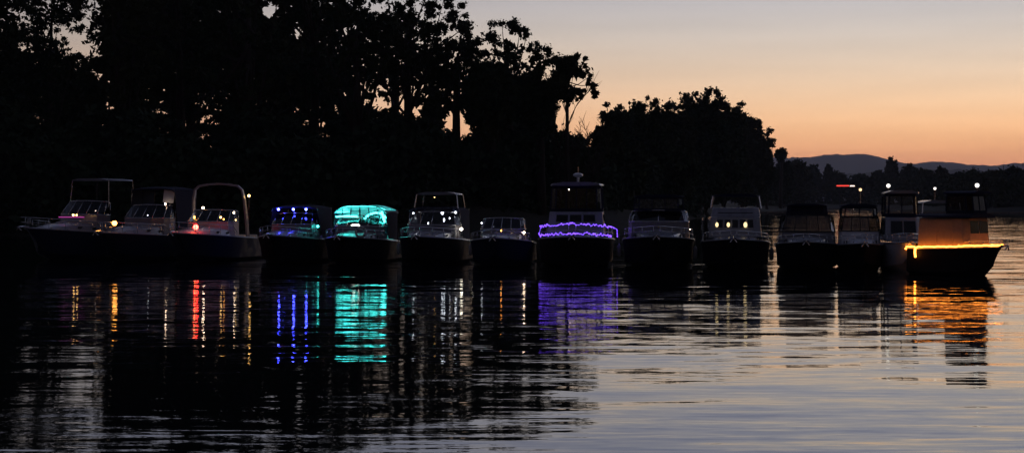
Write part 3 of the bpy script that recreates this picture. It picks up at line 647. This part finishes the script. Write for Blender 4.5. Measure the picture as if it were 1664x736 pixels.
GB = 'second row of trees on the bank'
for i, (px, tp, w, lb, gp) in enumerate(((-90, -60, 170, 'back row tree beyond the left edge of the photo', ()), (10, 30, 150, 'back row tree below the sky glints at the upper left', ((92, 50, 15), (36, 30, 10), (40, 68, 9))), (120, 80, 140, 'back row tree just under the large sky gap at the upper left', ((92, 50, 18), (120, 66, 12))),
        (215, -100, 150, 'back row tree above the blue hulled cruiser', ((118, 64, 12),)), (300, -120, 150, 'back row tree above the boat with the pale radar arch', ()), (385, -110, 150, 'back row tree left of the small sky gaps above the blue spotlights', ((438, 20, 10),)),
        (470, -90, 150, 'back row tree above the three blue spotlights', ((440, 20, 10), (485, 55, 7))), (550, -50, 150, 'back row tree above the left half of the teal lit boat', ()), (635, -30, 120, 'back row tree above the left orange sky gap', ((655, 190, 24), (620, 12, 9))), (700, 20, 100, 'back row tree between the orange sky gaps', ((655, 190, 24), (750, 203, 25))),
        (790, 80, 110, 'back row tree right of the second orange sky gap', ((750, 203, 24),)), (862, 110, 96, 'back row tree behind the flybridge cruiser', ((935, 190, 26),)))):
    tree(px, tp, w, 165 + (i % 3) * 6, 262 if i not in (8,) else 176, lb, 120 + i, GB, dens=.85 if i in (8, 9) else 1.0 if i == 7 else 1.2, size=.3, inner=.5 if i in (8, 9) else .9 if i == 7 else 1.8, gaps=gp, m=(i + 1) % 3)
# bare tree
def bare(px, top, d, label, seed, spread=.5, depth=4, w=.14):
    d = d * 1.45 if d < 185 else d; w = w * 1.3; rnd = random.Random(seed); x = (px - HX) / F * d; gz = lh(x, d); root = empty('bare_tree', (x, d, gz - .1)); tag(root, label, 'tree')
    Ht = zof(top, d) - gz; t = MB(); br = MB()
    def grow(p, dr, ln, r, k, mb):
        pts = [p]; q = p; 
        for i in range(4):
            dr = (dr + Vector((rnd.uniform(-1, 1), rnd.uniform(-1, 1), rnd.uniform(-.3, .6))) * .18).normalized(); q = q + dr * ln / 4; pts.append(q)
        mb.tube(pts, [r * (1 - .15 * i) for i in range(5)], 5)
        if k > 0:
            for i in range(rnd.choice((3, 4))):
                a = pts[rnd.choice((1, 2, 3, 4))]; nd = (dr + Vector((rnd.uniform(-1, 1), rnd.uniform(-1, 1), rnd.uniform(-.2, .8))) * spread * 1.5).normalized()
                grow(a, nd, ln * rnd.uniform(.5, .75), max(.04, r * .58), k - 1, br)
    grow(Vector((0, 0, 0)), Vector((0, 0, 1)), Ht * .42, w, depth, t)
    t.build('trunk', M['bark'], root, smooth=True); br.build('branches', M['bark'], root, smooth=True)
bare(945, 172, 133, 'bare twiggy tree silhouetted against the orange sky gap', 21, .6, 5, .16)
bare(925, 165, 131, 'thin leafless tree at the foot of the ragged tree', 22, .6, 4, .14)
bare(907, 62, 134, 'dead snag with one twig above the crown of the dense tree', 23, .25, 3, .16)
bare(1076, 150, 345, 'leafless branches rising from the middle tree mass', 25, .5, 5, .4)

GM = 'trees on the point in the middle distance'
mids = [(905, 205, 120, 210, 'low dark tree at the left foot of the middle tree mass'), (985, 196, 56, 230, 'tree filling the notch between tall bank trees and middle point'),
        (1003, 168, 60, 260, 'small topped tree at the left end of the middle tree mass'), (1040, 163, 90, 290, 'flat topped tree left in the middle tree mass'),
        (1085, 160, 95, 345, 'broad tree behind the leafless branches'), (1138, 141, 92, 360, 'highest round topped tree of the middle tree mass'),
        (1172, 158, 84, 410, 'round tree just right of the highest one on the point'), (1208, 178, 84, 505, 'sloping tree on the right shoulder of the point'),
        (1232, 203, 44, 600, 'last large tree at the right end of the point')]
for i, (px, tp, w, d, lb) in enumerate(mids):
    tree(px, tp, w * 1.12, d, 352, lb, 40 + i, GM, dens=1.5, size=.2 + d * .0007, m=i % 3, inner=3.2, clump=w * d / F * .15, lobes=((px - w * .25, tp + 20, 13), (px + w * .28, tp + 22, 13), (px, tp + 12, 14)))
tree(1246, 224, 20, 650, 350, 'narrow tree on the outer edge of the point', 61, GM, dens=.7, size=.7, inner=2, lobes=((1248, 218, 5), (1252, 236, 5)))
tree(1268, 238, 24, 722, 266, 'thin wispy tree beyond the end of the point', 62, GM, dens=.35, size=.55, inner=.2, clump=1.6)
for i, (px, tp, w) in enumerate(((1000, 230, 130), (1080, 225, 130), (1150, 215, 130), (1210, 240, 100))):
    tree(px, tp, w, [235, 300, 368, 530][i], 360, ['first', 'second', 'third', 'fourth'][i] + ' low waterside tree from the left along the point', 70 + i, GM, dens=1.3, size=.55, inner=3.5, clump=w * .13 * [235, 300, 368, 530][i] / F)

GF = 'trees on the far shore'
fars = [(1274, 252, 36, 745, 'dark far tree right beside the end of the point'), (1300, 254, 40, 865, 'far tree below the left end of the hill'), (1322, 262, 26, 1160, 'far tree where the hill outline begins'),
        (1346, 262, 16, 1170, 'slim far tree standing alone in front of the hill'), (1362, 276, 34, 1150, 'low far tree above the red light strip'), (1398, 280, 44, 1070, 'low far tree left of the warm masthead light'),
        (1428, 274, 36, 1050, 'low far tree just left of the tallest far tree'), (1449, 252, 24, 1060, 'tallest far tree with round head against the orange sky'), (1478, 262, 34, 1000, 'far tree right of the tallest far one'),
        (1503, 268, 34, 900, 'far tree with gap of pale sky beside it'), (1530, 266, 26, 800, 'far tree with rounded head above the second white light'), (1553, 276, 34, 760, 'low far tree in the dip of the far shore'),
        (1580, 272, 44, 700, 'far tree above the rightmost masthead light'), (1610, 272, 50, 640, 'dark far tree right of the rightmost masthead light'), (1645, 266, 56, 600, 'broad dark far tree near the right edge'), (1690, 262, 60, 590, 'dark far tree cut by the right edge')]
for i, (px, tp, w, d, lb) in enumerate(fars):
    tree(px, tp, w * 1.15, d, 334 if d > 800 else 340, lb, 80 + i, GF, dens=.8, size=.3 + d * .0006, m=i % 3, inner=1.8, clump=w * d / F * .16)
# mass of bushes and low wood along the far shore and the banks
rng = np.random.default_rng(5); C = []; RR = []
for px in np.arange(1225, 1730, 7):
    d = np.interp(px, [1225, 1290, 1315, 1345, 1420, 1550, 1600, 1730], [735, 845, 1145, 1150, 1035, 725, 588, 538]) + 5; x = (px - HX) / F * d; gz = lh(x, d)
    ht = zof(np.interp(px, [1225, 1330, 1345, 1440, 1500, 1730], [270, 276, 292, 290, 285, 284]) + rng.uniform(-4, 4), d) - gz
    for z in np.arange(1, ht - 1.5, 3): C.append((x + rng.uniform(-1, 1), d + rng.uniform(0, 10), gz + z)); RR.append(rng.uniform(2.2, 3.4))
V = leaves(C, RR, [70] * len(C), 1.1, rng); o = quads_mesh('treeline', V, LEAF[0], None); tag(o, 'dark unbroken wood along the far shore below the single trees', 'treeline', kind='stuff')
C = []; RR = []
for px in np.arange(-250, 1130, 9):
    d0 = np.interp(px, [-250, 0, 700, 850, 1000, 1130], [150, 158, 176, 190, 222, 352]) 
    for q in range(3):
        d = d0 + q * 9 + rng.uniform(-2, 2); x = (px - HX) / F * d; gz = lh(x, d); r = rng.uniform(1.4, 2.2) * (1 + (d - 160) / 300)
        for z in np.arange(0, 8.5 + 2 * math.sin(px * .03 + q), 1.8): C.append((x + rng.uniform(-1, 1), d, gz + z)); RR.append(r)
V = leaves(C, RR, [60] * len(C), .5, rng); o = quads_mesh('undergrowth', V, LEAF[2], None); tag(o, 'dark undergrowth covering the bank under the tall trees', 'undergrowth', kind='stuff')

# far shore things: red light bar, small lights, breakwater
def post_lamp(px, py, d, m, r, label, gz=None):
    x = (px - HX) / F * d; g = lh(x, d); z = zof(py, d); ro = empty('shore_lamp', (x, d, g)); tag(ro, label, 'lamp')
    MB().tube([(0, 0, -1), (0, 0, z - g)], .12, 6).tube([(0, 0, z - g), (0, -1.2, z - g + .1)], .07, 6).build('post', M['steel'], ro); MB().ball((0, -1.2, z - g - .1), r, 8, 6).build('lamp_head', M[m], ro)
L_('redbar', (1, .05, .03), 1.6); L_('farwhite', (1, .75, .6), 2.5)
d = 985; p = at(1374, 302, d); ro = empty('light_bar', (p.x, d, lh(p.x, d))); tag(ro, 'long red lit bar on the far shore left of the warm masthead light', 'light bar')
zz = p.z - lh(p.x, d); MB().box((-2, 0, zz), (8.5, .5, .75)).build('red_lamp', M['redbar'], ro); MB().box((4.6, 0, zz - .1), (3.0, .5, .7)).build('white_lamp', M['farwhite'], ro)
MB().box((0, .5, zz), (14, .3, 1.3)).tube([(-4, .5, -1), (-4, .5, zz)], .2, 6).tube([(4, .5, -1), (4, .5, zz)], .2, 6).build('frame', M['rubber'], ro)
post_lamp(1497, 302, 900, 'farwhite', .5, 'faint white lamp on the far shore between the two brightest masthead lights')
post_lamp(1386, 336, 905 if False else 1010, 'farwhite', .3, 'tiny white lamp low at the far waterline')
bw = MB()
for i in range(46): bw.tube([(40 + i * 5.2 - 1, 520 + 3 * math.sin(i * .5) + i * -.9, .12), (40 + i * 5.2 + 4, 520 + 3 * math.sin((i + 1) * .5) + i * -.9, .12)], .32, 6)
o = bw.build('log_boom', M['wood'], None); tag(o, 'thin dark log boom floating across the far water', 'log boom')
for i, px in enumerate((1378,)):
    x = (px - HX) / F * 505; r = MB().tube([(x, 498, -1), (x, 498, 3.3)], .2, 8).build('mooring_pile', M['wood'], None); tag(r, 'thin pile standing in the far water between two canopies', 'pile')

# ------------------------------------------------------------------ water
wm, nt, bs = new_mat('river_water')
bs.inputs['Base Color'].default_value = (.004, .006, .007, 1); bs.inputs['IOR'].default_value = 1.9; bs.inputs['Roughness'].default_value = .02
N = nt.nodes; Lk = nt.links
geo = N.new('ShaderNodeNewGeometry')
def noise(sx, sy, off, det=2, rough=.5, rot=0):
    mp = N.new('ShaderNodeMapping'); mp.inputs['Scale'].default_value = (sx, sy, 1); mp.inputs['Location'].default_value = (off, off * 1.7, 0); mp.inputs['Rotation'].default_value = (0, 0, rot)
    n = N.new('ShaderNodeTexNoise'); n.noise_dimensions = '2D'; n.inputs['Scale'].default_value = 1; n.inputs['Detail'].default_value = det; n.inputs['Roughness'].default_value = rough; n.inputs['Distortion'].default_value = .3
    Lk.new(geo.outputs['Position'], mp.inputs[0]); Lk.new(mp.outputs[0], n.inputs['Vector'])
    v = N.new('ShaderNodeVectorMath'); v.operation = 'SUBTRACT'; v.inputs[1].default_value = (.5, .5, .5); Lk.new(n.outputs['Color'], v.inputs[0]); return v.outputs[0], n.outputs[0]
def vm(op, a, b):
    v = N.new('ShaderNodeVectorMath'); v.operation = op
    for i, q in enumerate((a, b)):
        if isinstance(q, tuple): v.inputs[i].default_value = q
        else: Lk.new(q, v.inputs[i])
    return v.outputs[0]
n1, _ = noise(.42, 3.0, 3, 3, .5, R(3)); n2, _ = noise(.16, .75, 11, 2, .45, R(-6)); n3, _ = noise(1.3, 7.5, 23, 3, .6)
_, patch = noise(.012, .045, 40, 2)
mr = N.new('ShaderNodeMapRange'); mr.inputs[1].default_value = .35; mr.inputs[2].default_value = .65; mr.inputs[3].default_value = .65; mr.inputs[4].default_value = 1.25; Lk.new(patch, mr.inputs[0])
WA = .72
s = vm('ADD', vm('MULTIPLY', n1, (.03 * WA, .125 * WA, 0)), vm('MULTIPLY', n2, (.02 * WA, .125 * WA, 0)))
s = vm('ADD', s, vm('MULTIPLY', n3, (.02 * WA, .085 * WA, 0)))
sc_ = N.new('ShaderNodeVectorMath'); sc_.operation = 'SCALE'; Lk.new(s, sc_.inputs[0]); Lk.new(mr.outputs[0], sc_.inputs['Scale'])
nn = vm('NORMALIZE', vm('ADD', sc_.outputs[0], (0, 0, 1)), (0, 0, 0)); Lk.new(nn, bs.inputs['Normal'])
w = MB().add([(-9500, -300, 0), (17500, -300, 0), (17500, 12600, 0), (-9500, 12600, 0)], [(0, 1, 2, 3)]).build('water', wm); tag(w, kind='structure')

# ------------------------------------------------------------------ haze
hz = MB().box((4000, 6200, 217), (27600, 13100, 440)).build('haze', None or M['rubber'], None)
hm = bpy.data.materials.new('haze'); hm.use_nodes = True; hm.node_tree.nodes.clear(); ho = hm.node_tree.nodes.new('ShaderNodeOutputMaterial'); hv = hm.node_tree.nodes.new('ShaderNodeVolumePrincipled')
hv.inputs['Color'].default_value = (.85, .88, 1, 1); hv.inputs['Density'].default_value = 5.5e-5; hv.inputs['Anisotropy'].default_value = .3
hm.node_tree.links.new(hv.outputs[0], ho.inputs['Volume']); hz.data.materials.clear(); hz.data.materials.append(hm); tag(hz, kind='stuff')

# ------------------------------------------------------------------ sky
wd = bpy.data.worlds.new('World'); sc.world = wd; wd.use_nodes = True; nt = wd.node_tree; bg = nt.nodes['Background']
sk = nt.nodes.new('ShaderNodeTexSky'); sk.sky_type = 'NISHITA'; sk.sun_disc = False; sk.sun_elevation = R(-4); sk.sun_rotation = R(24); sk.dust_density = 1.0; sk.air_density = 1.0
mx = nt.nodes.new('ShaderNodeMix'); mx.data_type = 'RGBA'; mx.blend_type = 'MULTIPLY'; mx.inputs[0].default_value = 1; mx.inputs[7].default_value = (.92, .85, .98, 1)
nt.links.new(sk.outputs[0], mx.inputs[6])
# dusty twilight veil close to the horizon, on the sunset side
tc = nt.nodes.new('ShaderNodeTexCoord'); sp = nt.nodes.new('ShaderNodeSeparateXYZ'); nt.links.new(tc.outputs['Generated'], sp.inputs[0])
m1 = nt.nodes.new('ShaderNodeMapRange'); m1.interpolation_type = 'SMOOTHSTEP'; m1.inputs[1].default_value = 0; m1.inputs[2].default_value = .13; m1.inputs[3].default_value = 1; m1.inputs[4].default_value = 0; nt.links.new(sp.outputs[2], m1.inputs[0])
m2 = nt.nodes.new('ShaderNodeMapRange'); m2.interpolation_type = 'SMOOTHSTEP'; m2.inputs[1].default_value = .2; m2.inputs[2].default_value = 1; nt.links.new(sp.outputs[1], m2.inputs[0])
ml = nt.nodes.new('ShaderNodeMath'); ml.operation = 'MULTIPLY'; nt.links.new(m1.outputs[0], ml.inputs[0]); nt.links.new(m2.outputs[0], ml.inputs[1])
ad = nt.nodes.new('ShaderNodeMix'); ad.data_type = 'RGBA'; ad.blend_type = 'ADD'; ad.inputs[7].default_value = (.105, .052, .06, 1)
nt.links.new(ml.outputs[0], ad.inputs[0]); nt.links.new(mx.outputs[2], ad.inputs[6]); 
mp = nt.nodes.new('ShaderNodeMapping'); mp.inputs['Scale'].default_value = (5, 5, 75); nt.links.new(tc.outputs['Generated'], mp.inputs[0])
cn = nt.nodes.new('ShaderNodeTexNoise'); cn.inputs['Scale'].default_value = 1.0; cn.inputs['Detail'].default_value = 5; nt.links.new(mp.outputs[0], cn.inputs['Vector'])
cr_ = nt.nodes.new('ShaderNodeMapRange'); cr_.inputs[1].default_value = .35; cr_.inputs[2].default_value = .7; cr_.inputs[3].default_value = 1.04; cr_.inputs[4].default_value = .95; nt.links.new(cn.outputs[0], cr_.inputs[0])
cm = nt.nodes.new('ShaderNodeMix'); cm.data_type = 'RGBA'; cm.blend_type = 'MULTIPLY'; cm.inputs[0].default_value = 1; nt.links.new(ad.outputs[2], cm.inputs[6]); nt.links.new(cr_.outputs[0], cm.inputs[7]); nt.links.new(cm.outputs[2], bg.inputs[0])

# ------------------------------------------------------------------ camera and view
cd = bpy.data.cameras.new('camera'); cam = bpy.data.objects.new('camera', cd); col.objects.link(cam); sc.camera = cam
cam.location = (0, 0, H); cam.rotation_euler = (math.pi / 2 - math.atan((368 - HY) / F), 0, 0); cd.sensor_width = 36; cd.lens = F * 36 / 1664; cd.clip_end = 30000; cd.clip_start = .5
sc.view_settings.view_transform = 'Standard'; sc.view_settings.look = 'None'; sc.view_settings.exposure = EXP; sc.view_settings.gamma = 1
sc.render.engine = 'CYCLES'; sc.cycles.use_denoising = True; sc.cycles.max_bounces = 6; sc.cycles.transparent_max_bounces = 12; sc.cycles.sample_clamp_indirect = 3; sc.cycles.volume_bounces = 1
bg.inputs[1].default_value = .15
